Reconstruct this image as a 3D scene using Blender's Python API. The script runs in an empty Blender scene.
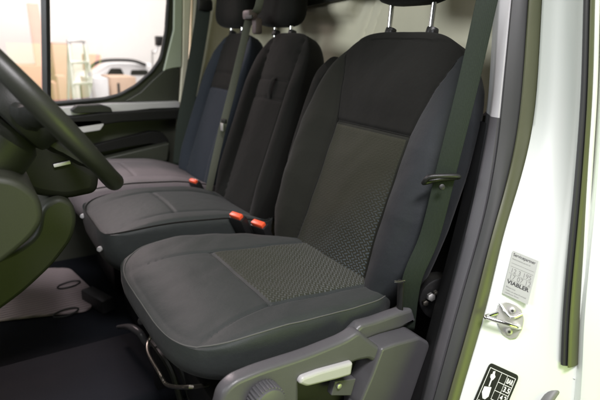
import bpy, bmesh, math, random
import numpy as np
from mathutils import Vector, Matrix
random.seed(7)
S = bpy.context.scene
COL = S.collection

# ------------------------------------------------------------------ camera, world, lamps, exposure
# van axes: x to the rear, y to the passenger side, z up; origin = where the driver's cushion meets the backrest
C = np.array([-.76, -1.0, .565]); YAW, PIT, ROLL, F = .583, .297, .037, 500.
fw = np.array([math.sin(YAW)*math.cos(PIT), math.cos(YAW)*math.cos(PIT), -math.sin(PIT)])
r0 = np.array([math.cos(YAW), -math.sin(YAW), 0.]); u0 = np.cross(r0, fw)
RT = r0*math.cos(ROLL)+u0*math.sin(ROLL); UP = np.cross(RT, fw)
cam_d = bpy.data.cameras.new('camera'); cam = bpy.data.objects.new('camera', cam_d); COL.objects.link(cam)
cam.matrix_world = Matrix(((RT[0], UP[0], -fw[0], C[0]), (RT[1], UP[1], -fw[1], C[1]), (RT[2], UP[2], -fw[2], C[2]), (0, 0, 0, 1)))
cam_d.sensor_width = 36; cam_d.lens = 36*F/600; cam_d.clip_start = .02; cam_d.clip_end = 200
cam_d.dof.use_dof = True; cam_d.dof.focus_distance = 1.1; cam_d.dof.aperture_fstop = 3.6
S.camera = cam
w = bpy.data.worlds.new("World"); S.world = w; w.use_nodes = True
bg = w.node_tree.nodes['Background']; bg.inputs[0].default_value = (.95, 1, .86, 1); bg.inputs[1].default_value = .022
S.view_settings.view_transform = 'Standard'; S.view_settings.look = 'None'
S.view_settings.exposure = 0; S.view_settings.gamma = 1

def lamp(name, loc, target, size, power, col, sy=None):
    l = bpy.data.lights.new(name, 'AREA'); l.shape = 'RECTANGLE'; l.size = size; l.size_y = sy or size
    l.energy = power; l.color = col
    o = bpy.data.objects.new(name, l); COL.objects.link(o); o.location = loc
    o.rotation_euler = (Vector(target)-Vector(loc)).to_track_quat('-Z', 'Y').to_euler()
    return o
lamp('green_fill_side', (.3, -2.7, -.2), (-.6, .2, .1), 1.4, 28, (.74, 1, .16))  # added unseen fill, standing in for green light bounced off the workshop floor
lamp('workshop_lamp_ceiling', (-1.9, -2.0, 2.3), (.1, -.45, .2), 1.5, 30, (1, .98, 1))
lamp('added_fill_overhead', (-.75, -1.75, 2.5), (-.25, -.2, 0), 1.0, 105, (1, .96, 1), .5)  # added unseen fill that brightens the near cushion edge and trim tops
lamp('workshop_lamp_windscreen', (-3.3, .5, 1.35), (.2, .3, .4), 1.8, 70, (.93, .97, 1), 1.0)
lamp('workshop_lamp_passenger', (-.9, 2.9, 2.2), (-.5, .95, -.2), 1.0, 120, (1, .80, .82))
lamp('workshop_lamp_hall', (.5, 4.6, 3.2), (0, 7.5, .3), 3.0, 290, (1, .93, .88))

# ------------------------------------------------------------------ helpers
def at(u, v, ax, val):
    """where the sight line of photo pixel (u, v) meets a plane of the van (design aid: gives a real metric point)"""
    d = fw+RT*(u-300)/F-UP*(v-200)/F; i = 'xyz'.index(ax)
    return C+d*((val-C[i])/d[i])
def on_plane(u, v, p0, n):
    d = fw+RT*(u-300)/F-UP*(v-200)/F; p0 = np.array(p0); n = np.array(n)
    return C+d*(((p0-C)@n)/(d@n))
def rootloc(o):
    l = Vector((0, 0, 0))
    while o is not None: l = l+o.location; o = o.parent
    return l
def thing(name, label, cat, loc, group=None):
    o = bpy.data.objects.new(name, None); COL.objects.link(o); o.location = loc; o.empty_display_size = .05
    o['label'] = label; o['category'] = cat
    if group: o['group'] = group
    return o
def tag(o, label, cat, group=None):
    o['label'] = label; o['category'] = cat
    if group: o['group'] = group
    return o
def link_mesh(name, me, mats, parent=None, label=None):
    """me is in world coordinates; becomes local to the parent, or to its own base point"""
    if not isinstance(mats, (list, tuple)): mats = [mats]
    for m in mats: me.materials.append(m)
    o = bpy.data.objects.new(name, me); COL.objects.link(o)
    if parent is not None:
        o.parent = parent; me.transform(Matrix.Translation(-rootloc(parent)))
    else:
        co = np.array([v.co[:] for v in me.vertices]); b = Vector(((co[:, 0].min()+co[:, 0].max())/2, (co[:, 1].min()+co[:, 1].max())/2, co[:, 2].min()))
        me.transform(Matrix.Translation(-b)); o.location = b
    if label: o['label'] = label
    return o
def mesh(name, V, Fc, mats, parent=None, smooth=True, midx=None, uv=None, label=None):
    me = bpy.data.meshes.new(name); me.from_pydata([tuple(map(float, v)) for v in V], [], Fc)
    if midx is not None: me.polygons.foreach_set('material_index', midx)
    if smooth: me.polygons.foreach_set('use_smooth', [True]*len(me.polygons))
    if uv is not None:
        l = me.uv_layers.new(name='UVMap'); li = np.empty(len(me.loops), int); me.loops.foreach_get('vertex_index', li)
        l.data.foreach_set('uv', np.array(uv, float)[li].ravel())
    me.update()
    return link_mesh(name, me, mats, parent, label)
def bm_obj(name, bm, mats, parent=None, smooth=True, label=None, fix=True):
    if fix: bmesh.ops.recalc_face_normals(bm, faces=bm.faces)
    me = bpy.data.meshes.new(name); bm.to_mesh(me); bm.free()
    if smooth:
        for p in me.polygons: p.use_smooth = True
        me.set_sharp_from_angle(angle=math.radians(38))
    return link_mesh(name, me, mats, parent, label)
def box_into(bm, c, size, bev=.003, rot=None, seg=2):
    t = bmesh.new(); bmesh.ops.create_cube(t, size=1)
    bmesh.ops.scale(t, vec=size, verts=t.verts)
    if bev: bmesh.ops.bevel(t, geom=t.edges[:], offset=min(bev, min(size)*.45), segments=seg, profile=.5, affect='EDGES')
    M = Matrix.Translation(c) @ (rot.to_4x4() if rot is not None else Matrix.Identity(4))
    bmesh.ops.transform(t, matrix=M, verts=t.verts)
    me = bpy.data.meshes.new('t'); t.to_mesh(me); t.free(); bm.from_mesh(me); bpy.data.meshes.remove(me)
def box(name, c, size, m, parent=None, bev=.003, rot=None, label=None, seg=2):
    bm = bmesh.new(); box_into(bm, c, size, bev, rot, seg); return bm_obj(name, bm, m, parent, True, label)
def spline(P, n, closed=False):
    P = np.array(P, float); N = len(P); out = []
    if closed:
        Q = np.vstack([P[-1], P, P[:2]]); segs = N
    else:
        Q = np.vstack([2*P[0]-P[1], P, 2*P[-1]-P[-2]]); segs = N-1
    ts = np.linspace(0, segs, n, endpoint=not closed)
    for t in ts:
        i = min(int(t), segs-1); f = t-i; a, b, c, d = Q[i:i+4]
        out.append(.5*((2*b)+(c-a)*f+(2*a-5*b+4*c-d)*f*f+(3*b-a-3*c+d)*f**3))
    return np.array(out)
def tube_into(bm, P, r, closed=False, k=12, flat=1.0, updir=None):
    """round (or flattened) tube swept along the points P"""
    P = np.array(P, float); n = len(P); rr = np.broadcast_to(np.array(r, float), (n,)); rings = []
    T = np.roll(P, -1, 0)-np.roll(P, 1, 0) if closed else np.gradient(P, axis=0)
    T /= np.linalg.norm(T, axis=1)[:, None]+1e-12
    up = np.array(updir if updir is not None else ([0, 0, 1] if abs(T[0][2]) < .9 else [1, 0, 0]), float)
    for i in range(n):
        a = up-T[i]*(up@T[i]); a /= np.linalg.norm(a)+1e-12; b = np.cross(T[i], a)
        if updir is None: up = a
        rings.append([bm.verts.new(P[i]+rr[i]*(a*math.cos(q)*flat+b*math.sin(q))) for q in np.linspace(0, 2*math.pi, k, endpoint=False)])
    for i in range(n if closed else n-1):
        A, B = rings[i], rings[(i+1) % n]
        for j in range(k): bm.faces.new((A[j], A[(j+1) % k], B[(j+1) % k], B[j]))
    if not closed: bm.faces.new(rings[0][::-1]); bm.faces.new(rings[-1])
def tube(name, P, r, m, parent=None, closed=False, k=12, flat=1.0, updir=None, label=None):
    bm = bmesh.new(); tube_into(bm, P, r, closed, k, flat, updir); return bm_obj(name, bm, m, parent, True, label)
def cyl_into(bm, c, axis, r, h, bev=.002, seg=28, r2=None):
    t = bmesh.new(); bmesh.ops.create_cone(t, cap_ends=True, segments=seg, radius1=r, radius2=r if r2 is None else r2, depth=h)
    if bev:
        bmesh.ops.bevel(t, geom=[e for e in t.edges if any(len(f.verts) > 4 for f in e.link_faces)], offset=bev, segments=2, profile=.5, affect='EDGES')
    M = Matrix.Translation(c) @ Vector(axis).to_track_quat('Z', 'Y').to_matrix().to_4x4()
    bmesh.ops.transform(t, matrix=M, verts=t.verts)
    me = bpy.data.meshes.new('t'); t.to_mesh(me); t.free(); bm.from_mesh(me); bpy.data.meshes.remove(me)
def cyl(name, c, axis, r, h, m, parent=None, bev=.002, seg=28, label=None):
    bm = bmesh.new(); cyl_into(bm, c, axis, r, h, bev, seg); return bm_obj(name, bm, m, parent, True, label)
def plate_mesh(outline, holes=(), thick=.01, bev=.002, round_n=0):
    """flat plate with rounded edges from 2-D outlines (curve fill), lying in XY, centred on z = 0"""
    cu = bpy.data.curves.new('t', 'CURVE'); cu.dimensions = '2D'; cu.fill_mode = 'BOTH'; cu.extrude = max(thick/2-bev, 0); cu.bevel_depth = bev; cu.bevel_resolution = 2
    cu.offset = -bev
    for pl in [outline]+list(holes):
        pl = spline(pl, round_n, True)[:, :2] if round_n else pl
        sp = cu.splines.new('POLY'); sp.points.add(len(pl)-1); sp.use_cyclic_u = True
        for p, q in zip(sp.points, pl): p.co = (q[0], q[1], 0, 1)
    o = bpy.data.objects.new('t', cu); me = bpy.data.meshes.new_from_object(o)
    bpy.data.objects.remove(o); bpy.data.curves.remove(cu)
    return me
def fillet(P, r, n=5):
    """round the corners of a 2-D polygon"""
    P = [np.array(p, float) for p in P]; out = []; N = len(P)
    rs = r if isinstance(r, (list, tuple)) else [r]*N
    for i in range(N):
        a, b, c = P[i-1], P[i], P[(i+1) % N]; da = a-b; dc = c-b; la = np.linalg.norm(da); lc = np.linalg.norm(dc)
        q = min(rs[i], la*.45, lc*.45); p0 = b+da/la*q; p1 = b+dc/lc*q
        for t in np.linspace(0, 1, n): out.append((1-t)**2*p0+2*t*(1-t)*b+t*t*p1)
    return out
def plate_y(name, outline, y, thick, m, parent=None, bev=.003, holes=(), label=None):
    """plate standing in a plane y = const; outline in (x, z)"""
    me = plate_mesh(outline, holes, thick, bev)
    me.transform(Matrix(((1, 0, 0, 0), (0, 0, 1, y), (0, 1, 0, 0), (0, 0, 0, 1)))); me.flip_normals()
    for p in me.polygons: p.use_smooth = True
    me.set_sharp_from_angle(angle=math.radians(40))
    return link_mesh(name, me, m, parent, label)
def grid_faces(nu, nv, flip=False):
    F_ = []
    for i in range(nu-1):
        for j in range(nv-1):
            a = i*nv+j; f = (a, a+nv, a+nv+1, a+1); F_.append(f[::-1] if flip else f)
    return F_

# ------------------------------------------------------------------ materials
def new_mat(name):
    m = bpy.data.materials.new(name); m.use_nodes = True; nt = m.node_tree; return m, nt, nt.nodes['Principled BSDF']
def plain(name, col, rough=.5, metal=0., var=.15, vscale=8., bump=0., bscale=300., spec=.5, coat=0.):
    m, nt, b = new_mat(name); N, L = nt.nodes, nt.links
    tc = N.new('ShaderNodeTexCoord'); n1 = N.new('ShaderNodeTexNoise'); n1.inputs['Scale'].default_value = vscale; n1.inputs['Detail'].default_value = 6
    L.new(tc.outputs['Object'], n1.inputs['Vector'])
    mx = N.new('ShaderNodeMix'); mx.data_type = 'RGBA'; L.new(n1.outputs['Fac'], mx.inputs['Factor'])
    mx.inputs[6].default_value = [c*(1-var) for c in col]+[1]; mx.inputs[7].default_value = [min(1, c*(1+var)) for c in col]+[1]
    L.new(mx.outputs[2], b.inputs['Base Color'])
    mr = N.new('ShaderNodeMapRange'); mr.inputs[3].default_value = max(.03, rough-.07); mr.inputs[4].default_value = min(1, rough+.07); L.new(n1.outputs['Fac'], mr.inputs[0]); L.new(mr.outputs[0], b.inputs['Roughness'])
    b.inputs['Metallic'].default_value = metal; b.inputs['Specular IOR Level'].default_value = spec; b.inputs['Coat Weight'].default_value = coat
    if bump:
        n2 = N.new('ShaderNodeTexNoise'); n2.inputs['Scale'].default_value = bscale; n2.inputs['Detail'].default_value = 3; L.new(tc.outputs['Object'], n2.inputs['Vector'])
        bp = N.new('ShaderNodeBump'); bp.inputs['Strength'].default_value = bump; bp.inputs['Distance'].default_value = .001; L.new(n2.outputs['Fac'], bp.inputs['Height']); L.new(bp.outputs[0], b.inputs['Normal'])
    return m
def fabric(name, col, var=.25, sheen=.05, weave=1400., rough=.9, spec=.12):
    m, nt, b = new_mat(name); N, L = nt.nodes, nt.links
    tc = N.new('ShaderNodeTexCoord')
    n1 = N.new('ShaderNodeTexNoise'); n1.inputs['Scale'].default_value = 6; n1.inputs['Detail'].default_value = 8; L.new(tc.outputs['Object'], n1.inputs['Vector'])
    n2 = N.new('ShaderNodeTexNoise'); n2.inputs['Scale'].default_value = weave*.4; n2.inputs['Detail'].default_value = 2; L.new(tc.outputs['Object'], n2.inputs['Vector'])
    ad = N.new('ShaderNodeMath'); ad.operation = 'MULTIPLY_ADD'; ad.inputs[1].default_value = .6; L.new(n2.outputs['Fac'], ad.inputs[0]); 
    sc = N.new('ShaderNodeMath'); sc.operation = 'MULTIPLY'; sc.inputs[1].default_value = .4; L.new(n1.outputs['Fac'], sc.inputs[0]); L.new(sc.outputs[0], ad.inputs[2])
    mx = N.new('ShaderNodeMix'); mx.data_type = 'RGBA'; L.new(ad.outputs[0], mx.inputs['Factor'])
    mx.inputs[6].default_value = [c*(1-var*1.6) for c in col]+[1]; mx.inputs[7].default_value = [c*(1+var*1.6) for c in col]+[1]
    L.new(mx.outputs[2], b.inputs['Base Color']); b.inputs['Roughness'].default_value = rough; b.inputs['Specular IOR Level'].default_value = spec
    b.inputs['Sheen Weight'].default_value = sheen; b.inputs['Sheen Roughness'].default_value = .45
    n3 = N.new('ShaderNodeTexNoise'); n3.inputs['Scale'].default_value = 26; n3.inputs['Detail'].default_value = 6; L.new(tc.outputs['Object'], n3.inputs['Vector'])
    b1 = N.new('ShaderNodeBump'); b1.inputs['Strength'].default_value = .4; b1.inputs['Distance'].default_value = .005; L.new(n3.outputs['Fac'], b1.inputs['Height'])
    b2 = N.new('ShaderNodeBump'); b2.inputs['Strength'].default_value = .5; b2.inputs['Distance'].default_value = .0006; L.new(n2.outputs['Fac'], b2.inputs['Height']); L.new(b1.outputs[0], b2.inputs['Normal'])
    L.new(b2.outputs[0], b.inputs['Normal'])
    return m
def insert_fabric(name, base, dash, fade0, fade1, gy):
    """woven insert: staggered slanted dashes (UV in metres) that dissolve along the length"""
    m, nt, b = new_mat(name); N, L = nt.nodes, nt.links
    def M(op, a, c=None, d=None):
        n = N.new('ShaderNodeMath'); n.operation = op
        for i, x in enumerate((a, c, d)):
            if x is None: continue
            if isinstance(x, (int, float)): n.inputs[i].default_value = x
            else: L.new(x, n.inputs[i])
        return n.outputs[0]
    uv = N.new('ShaderNodeUVMap'); sp = N.new('ShaderNodeSeparateXYZ'); L.new(uv.outputs[0], sp.inputs[0]); u, v = sp.outputs[0], sp.outputs[1]
    nd = N.new('ShaderNodeTexNoise'); nd.inputs['Scale'].default_value = 9; nd.inputs['Detail'].default_value = 3; L.new(uv.outputs[0], nd.inputs['Vector'])
    sd = N.new('ShaderNodeSeparateXYZ'); L.new(nd.outputs['Color'], sd.inputs[0]); u0_, v0_ = u, v
    u = M('ADD', u, M('MULTIPLY', M('SUBTRACT', sd.outputs[0], .5), .022)); v = M('ADD', v, M('MULTIPLY', M('SUBTRACT', sd.outputs[1], .5), .022))
    cu, cv = .0138, .0073
    row = M('FLOOR', M('DIVIDE', v, cv)); odd = M('MULTIPLY', M('MODULO', M('ADD', row, 1000.), 2.), .5)
    fu = M('SUBTRACT', M('FRACT', M('ADD', M('DIVIDE', u, cu), odd)), .5); fv = M('SUBTRACT', M('FRACT', M('DIVIDE', v, cv)), .5)
    x = M('MULTIPLY', fu, cu); y = M('MULTIPLY', fv, cv)
    sl = M('SUBTRACT', M('MULTIPLY', M('MODULO', M('ADD', row, 1000.), 2.), .9), .45)      # slant alternates from row to row
    y2 = M('ADD', y, M('MULTIPLY', x, sl))
    ex = M('DIVIDE', M('ABSOLUTE', x), .0054); ey = M('DIVIDE', M('ABSOLUTE', y2), .0022)
    d = M('ADD', M('POWER', ex, 3.), M('POWER', ey, 2.)); mask = N.new('ShaderNodeMapRange'); mask.inputs[1].default_value = 1.15; mask.inputs[2].default_value = .55; L.new(d, mask.inputs[0])
    fd = N.new('ShaderNodeMapRange'); fd.inputs[1].default_value = fade0; fd.inputs[2].default_value = fade1; L.new(M('ADD', M('ADD', v0_, M('MULTIPLY', u0_, gy)), M('MULTIPLY', M('SUBTRACT', sd.outputs[2], .5), .12)), fd.inputs[0])  # fade also puts the uneven glint of the shiny dashes into their colour
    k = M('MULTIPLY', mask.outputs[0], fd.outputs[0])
    tc = N.new('ShaderNodeTexCoord'); n2 = N.new('ShaderNodeTexNoise'); n2.inputs['Scale'].default_value = 500; L.new(tc.outputs['Object'], n2.inputs['Vector'])
    m0 = N.new('ShaderNodeMix'); m0.data_type = 'RGBA'; L.new(n2.outputs['Fac'], m0.inputs['Factor']); m0.inputs[6].default_value = [c*.6 for c in base]+[1]; m0.inputs[7].default_value = [c*1.4 for c in base]+[1]
    m1 = N.new('ShaderNodeMix'); m1.data_type = 'RGBA'; L.new(k, m1.inputs['Factor']); L.new(m0.outputs[2], m1.inputs[6]); m1.inputs[7].default_value = list(dash)+[1]
    L.new(m1.outputs[2], b.inputs['Base Color']); b.inputs['Roughness'].default_value = .75; b.inputs['Specular IOR Level'].default_value = .22
    b.inputs['Sheen Weight'].default_value = .05
    b1 = N.new('ShaderNodeBump'); b1.inputs['Strength'].default_value = .7; b1.inputs['Distance'].default_value = .0016; L.new(M('ADD', M('MULTIPLY', M('MULTIPLY_ADD', k, .75, M('MULTIPLY', mask.outputs[0], .25)), .8), M('MULTIPLY', n2.outputs['Fac'], .35)), b1.inputs['Height']); L.new(b1.outputs[0], b.inputs['Normal'])
    return m
def webbing(name, col):
    m, nt, b = new_mat(name); N, L = nt.nodes, nt.links
    uv = N.new('ShaderNodeUVMap'); wv = N.new('ShaderNodeTexWave'); wv.bands_direction = 'X'; wv.inputs['Scale'].default_value = 90; wv.inputs['Distortion'].default_value = .4
    L.new(uv.outputs[0], wv.inputs['Vector'])
    ns = N.new('ShaderNodeTexNoise'); ns.inputs['Scale'].default_value = 260; L.new(uv.outputs[0], ns.inputs['Vector'])
    mx = N.new('ShaderNodeMix'); mx.data_type = 'RGBA'; L.new(ns.outputs['Fac'], mx.inputs['Factor']); mx.inputs[6].default_value = [c*.7 for c in col]+[1]; mx.inputs[7].default_value = [c*1.3 for c in col]+[1]
    L.new(mx.outputs[2], b.inputs['Base Color']); b.inputs['Roughness'].default_value = .7; b.inputs['Specular IOR Level'].default_value = .2
    bp = N.new('ShaderNodeBump'); bp.inputs['Strength'].default_value = .3; bp.inputs['Distance'].default_value = .0006; L.new(wv.outputs['Fac'], bp.inputs['Height']); L.new(bp.outputs[0], b.inputs['Normal'])
    return m
M = {}
M['charcoal'] = fabric('charcoal_cloth', (.016, .0165, .013))
M['dark'] = fabric('black_cloth', (.011, .011, .0095))
M['bolster'] = fabric('cool_lit_bolster_cloth', (.018, .021, .023), rough=.66, spec=.25)  # cool windscreen light put into the colour, near bolster of the driver's backrest only
M['cushion'] = fabric('grey_cloth', (.029, .034, .032), sheen=.06, rough=.64, spec=.30)
M['outer'] = fabric('cool_lit_seat_cloth', (.027, .032, .040))  # bluish tint is the cool front light, carried in the cloth colour
M['pink_lit_cloth'] = fabric('pink_lit_seat_cloth', (.19, .165, .17))  # lightened and pinked: light from the passenger window put into the colour
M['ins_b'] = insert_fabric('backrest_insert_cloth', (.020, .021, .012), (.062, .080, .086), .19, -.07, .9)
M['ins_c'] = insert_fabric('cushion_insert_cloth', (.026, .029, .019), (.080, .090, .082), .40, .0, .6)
M['thread'] = plain('stitching_thread', (.085, .087, .08), .8)
M['plastic'] = plain('grey_moulded_plastic', (.085, .084, .088), .36, bump=.25, bscale=700)
M['black_plastic'] = plain('black_plastic', (.012, .012, .012), .45, bump=.2, bscale=600)
M['dash_plastic'] = plain('dark_dashboard_plastic', (.017, .018, .015), .5, bump=.3, bscale=500, spec=.3)
M['console'] = plain('grey_console_plastic', (.022, .024, .016), .55, bump=.2, bscale=500)
M['gloss_black'] = plain('gloss_black_leather', (.020, .021, .017), .45, bump=.12, bscale=400)
M['rubber'] = plain('black_rubber', (.028, .029, .028), .55)
M['seal'] = plain('green_reflection_rubber', (.07, .075, .038), .42)  # black rubber whose green reflection is mixed into the base colour
M['trim_dark'] = plain('dark_grey_trim', (.062, .061, .065), .55, bump=.2, bscale=600)
M['trim_light'] = plain('light_grey_trim', (.46, .46, .46), .5, bump=.15, bscale=500)
M['white_paint'] = plain('white_car_paint', (.74, .775, .72), .36, var=.01)
M['frame'] = plain('pale_green_grey_paint', (.42, .47, .36), .4, var=.03)
M['beige'] = plain('beige_bulkhead', (.74, .71, .54), .55, var=.05, bump=.15, bscale=200)
M['outlet'] = plain('brown_grey_plastic', (.10, .075, .075), .5)
M['buffer'] = plain('pale_grey_rubber', (.16, .16, .155), .5)
M['chrome'] = plain('polished_steel', (.80, .80, .78), .16, metal=1, var=.04)
M['zinc'] = plain('zinc_plated_steel', (.66, .65, .63), .52, metal=1, var=.12, vscale=40)
M['wire'] = plain('dark_steel_wire', (.30, .28, .24), .35, metal=1)
M['red'] = plain('orange_red_plastic', (.80, .10, .035), .4)
M['belt'] = webbing('dark_belt_webbing', (.015, .021, .015))
M['belt_grey'] = webbing('grey_belt_webbing', (.085, .088, .066))
M['silver_plastic'] = plain('silver_plastic', (.46, .455, .45), .38)
M['door_panel'] = plain('door_panel_plastic', (.040, .043, .032), .45, bump=.2, bscale=500)
M['door_dark'] = plain('door_panel_black', (.010, .010, .009), .6, spec=.2)
M['carpet'] = plain('floor_rubber', (.008, .0095, .013), .75, bump=.4, bscale=250, spec=.15)
M['paper'] = plain('silvery_sticker', (.42, .43, .405), .5, var=.03)
M['ink'] = plain('black_ink', (.03, .03, .03), .6)
M['ink_grey'] = plain('grey_ink', (.20, .20, .19), .6)
M['white_ink'] = plain('white_ink', (.85, .85, .85), .6, var=.02)
M['black_film'] = plain('black_film', (.014, .014, .015), .35)
M['wall'] = plain('white_hall_wall', (.84, .83, .82), .8, var=.02)
M['concrete'] = plain('hall_floor_concrete', (.35, .35, .32), .6)
M['card'] = plain('cardboard', (.62, .37, .31), .8, var=.08)
M['wood'] = plain('pale_wood', (.62, .40, .33), .6, var=.1)
M['alu'] = plain('aluminium', (.80, .80, .80), .35, metal=.7)
M['white_plastic'] = plain('white_plastic', (.75, .76, .78), .4)
gm, gnt, gb = new_mat('window_glass'); tr = gnt.nodes.new('ShaderNodeBsdfTransparent'); gl = gnt.nodes.new('ShaderNodeBsdfGlossy'); gl.inputs['Roughness'].default_value = .02
fr = gnt.nodes.new('ShaderNodeFresnel'); fr.inputs[0].default_value = 1.35; mxs = gnt.nodes.new('ShaderNodeMixShader')
gnt.links.new(fr.outputs[0], mxs.inputs[0]); gnt.links.new(tr.outputs[0], mxs.inputs[1]); gnt.links.new(gl.outputs[0], mxs.inputs[2]); gnt.links.new(mxs.outputs[0], gnt.nodes['Material Output'].inputs[0])
tr.inputs[0].default_value = (.97, .97, .97, 1); M['glass'] = gm
# ribbed mat; its pinkish tone is passenger-side light put into the colour
rm, rnt, rb = new_mat('ribbed_floor_mat'); rtc = rnt.nodes.new('ShaderNodeTexCoord'); rmap = rnt.nodes.new('ShaderNodeMapping'); rmap.inputs['Rotation'].default_value = (0, 0, math.radians(90))
rw = rnt.nodes.new('ShaderNodeTexWave'); rw.inputs['Scale'].default_value = 17; rw.inputs['Distortion'].default_value = .6; rw.inputs['Detail'].default_value = 2
rnt.links.new(rtc.outputs['Object'], rmap.inputs[0]); rnt.links.new(rmap.outputs[0], rw.inputs['Vector'])
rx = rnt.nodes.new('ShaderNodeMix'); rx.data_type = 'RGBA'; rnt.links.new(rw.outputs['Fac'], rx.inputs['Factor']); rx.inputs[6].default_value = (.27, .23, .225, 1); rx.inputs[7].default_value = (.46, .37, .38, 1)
rnt.links.new(rx.outputs[2], rb.inputs['Base Color']); rb.inputs['Roughness'].default_value = .75
rbp = rnt.nodes.new('ShaderNodeBump'); rbp.inputs['Strength'].default_value = .6; rbp.inputs['Distance'].default_value = .003; rnt.links.new(rw.outputs['Fac'], rbp.inputs['Height']); rnt.links.new(rbp.outputs[0], rb.inputs['Normal'])
M['mat'] = rm

# ------------------------------------------------------------------ setting: cab floor, hall, roof, bulkhead
def structure(o): o['kind'] = 'structure'; return o
FZ = -.42
structure(box('floor', (-.35, .45, FZ-.03), (1.75, 1.98, .06), M['carpet'], bev=.004))
structure(mesh('hall_floor', [(-14, -8, -1.02), (14, -8, -1.02), (14, 7.6, -1.02), (-14, 7.6, -1.02)], [(0, 1, 2, 3)], M['concrete'], smooth=False))
hw = box('hall_wall', (0, 7.7, 1.4), (24, .2, 5), M['wall'], bev=0); tag(hw, 'plain white workshop wall far behind the passenger window', 'wall')

# roof lining (arched sheet with thickness)
V = []; nx, ny = 12, 24
for k in (0, 1):
    for i in range(nx):
        for j in range(ny):
            y = -.46+1.88*j/(ny-1); x = -.36+.83*i/(nx-1); q = (y-.48)/.94
            V.append((x, y, 1.13+.05*(1-q**4)+.03*k-.02*((x+.1)/.5)**2))
n = nx*ny; Fc = grid_faces(nx, ny, True)+[tuple(a+n for a in f) for f in grid_faces(nx, ny)]
ro = mesh('roof', V, Fc, M['beige']); tag(ro, 'light beige roof lining arched over the cab seats', 'roof')

# bulkhead behind the seats: pressed sheet with a raised shelf at the top and slanting ribs
V = []; nu, nv = 150, 90
def bulk_x(y, z):
    x = .43
    ze_ = .674+.07*(1/(1+math.exp((y-.455)/.014)))*1.6+.02*(y-.5)              # edge of the raised shelf, sweeping up towards the driver's side
    f = 1/(1+math.exp(-(z-ze_)/.005)); x -= .05*f
    for yc, wd in ((.405, .010), (.450, .010)):
        c = yc-(z-.62)*.42
        x += .018*math.exp(-((y-c)/wd)**2)*(1-f)
    x += .004*math.sin(y*9)*math.sin(z*7)
    return x
for i in range(nu):
    for j in range(nv):
        y = -.44+1.82*i/(nu-1); z = FZ+1.60*j/(nv-1); V.append((bulk_x(y, z), y, z))
off = len(V); V += [(x+.03, y, z) for x, y, z in V]
Fc = grid_faces(nu, nv, True)+[tuple(a+off for a in f) for f in grid_faces(nu, nv)]
bk = thing('bulkhead', 'beige pressed metal bulkhead closing off the cab behind the seats', 'wall', (.43, .45, FZ))
mesh('panel', V, Fc, M['beige'], bk)
P = [at(300, 8, 'x', .368), at(384, -9, 'x', .368), at(384, -70, 'x', .368), at(250, -70, 'x', .368), at(250, 16, 'x', .368)]
me = plate_mesh(fillet([(p[1], p[2]) for p in P], .02), (), .012, .002)
me.transform(Matrix(((0, 0, 1, .366), (1, 0, 0, 0), (0, 1, 0, 0), (0, 0, 0, 1)))); link_mesh('window', me, M['gloss_black'], bk)

# ------------------------------------------------------------------ rear door pillar of the driver's door (painted jamb, seals, inner trims)
def th(z): return .16*(z-.25)                        # the body leans inwards with height
def pil(uvs, y0, zlo=-.62, zhi=1.14, n=177, dx=0.):
    """edge line of the pillar: photo points on a body surface y = y0 + th(z), carried on to the sill and the roof"""
    P = []
    for v, u in uvs:
        y = y0
        for _ in range(12):
            p = at(u, v, 'y', y); y = y0+th(p[2])
        P.append(p)
    P = sorted([tuple(p) for p in P], key=lambda p: p[2]); P = np.array(P)
    d0 = (P[1]-P[0])/(P[1][2]-P[0][2]); d1 = (P[-1]-P[-2])/(P[-1][2]-P[-2][2])
    zs = np.linspace(zlo, zhi, n); Q = []
    X = spline(P, 200); 
    for z in zs:
        if z < P[0][2]: q = P[0]+d0*(z-P[0][2])
        elif z > P[-1][2]: q = P[-1]+d1*(z-P[-1][2])
        else: q = np.array([np.interp(z, X[:, 2], X[:, 0]), np.interp(z, X[:, 2], X[:, 1]), z])
        Q.append(q)
    Q = np.array(Q); 
    for k in range(27): Q[1:-1, :2] = (Q[:-2, :2]+2*Q[1:-1, :2]+Q[2:, :2])/4
    Q[:, 0] += dx
    return Q
c0 = pil([(0, 499), (100, 493), (150, 485), (200, 475), (230, 468), (315, 446), (372, 431), (400, 424)], -.36)
c1 = pil([(0, 511), (100, 501), (150, 496), (200, 488), (230, 481), (315, 456), (372, 441), (400, 433)], -.385)
c2 = pil([(0, 530), (100, 524), (200, 503), (230, 493), (315, 474), (372, 457), (400, 447)], -.41)
c3 = pil([(0, 541), (100, 535), (150, 527), (200, 513), (230, 503), (315, 483), (372, 466), (400, 458)], -.425)
c4 = pil([(0, 584), (100, 581), (200, 573), (230, 570), (315, 563), (372, 561), (400, 559)], -.545)
c5 = pil([(0, 590), (100, 586), (200, 580), (230, 576), (315, 569), (372, 567), (400, 565)], -.555)
c6 = pil([(0, 598), (100, 595), (200, 588), (230, 585), (315, 577), (372, 575), (400, 573)], -.565)
def strip(name, rows, m, parent, back=.012, label=None):
    """sheet through the given lines, with a real back face a little behind it"""
    A = np.array(rows); nr, npt = A.shape[:2]
    V = A.reshape(-1, 3).tolist(); off = len(V)
    dvec = np.array([back, back*.25, 0]); V += (A.reshape(-1, 3)+dvec).tolist()
    Fc = grid_faces(nr, npt)+[tuple(a+off for a in f) for f in grid_faces(nr, npt, True)]
    for i in (0, nr-1):
        for j in range(npt-1):
            a = i*npt+j; f = (a, a+1, a+1+off, a+off); Fc.append(f if i == 0 else f[::-1])
    bm = bmesh.new(); vs = [bm.verts.new(v) for v in V]
    for f in Fc: bm.faces.new([vs[i] for i in f])
    return bm_obj(name, bm, m, parent, True, label)
pl = thing('door_pillar', 'white painted door pillar with grey inner trim at the edge of the open driver door', 'pillar', tuple(c3[0]))
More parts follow.
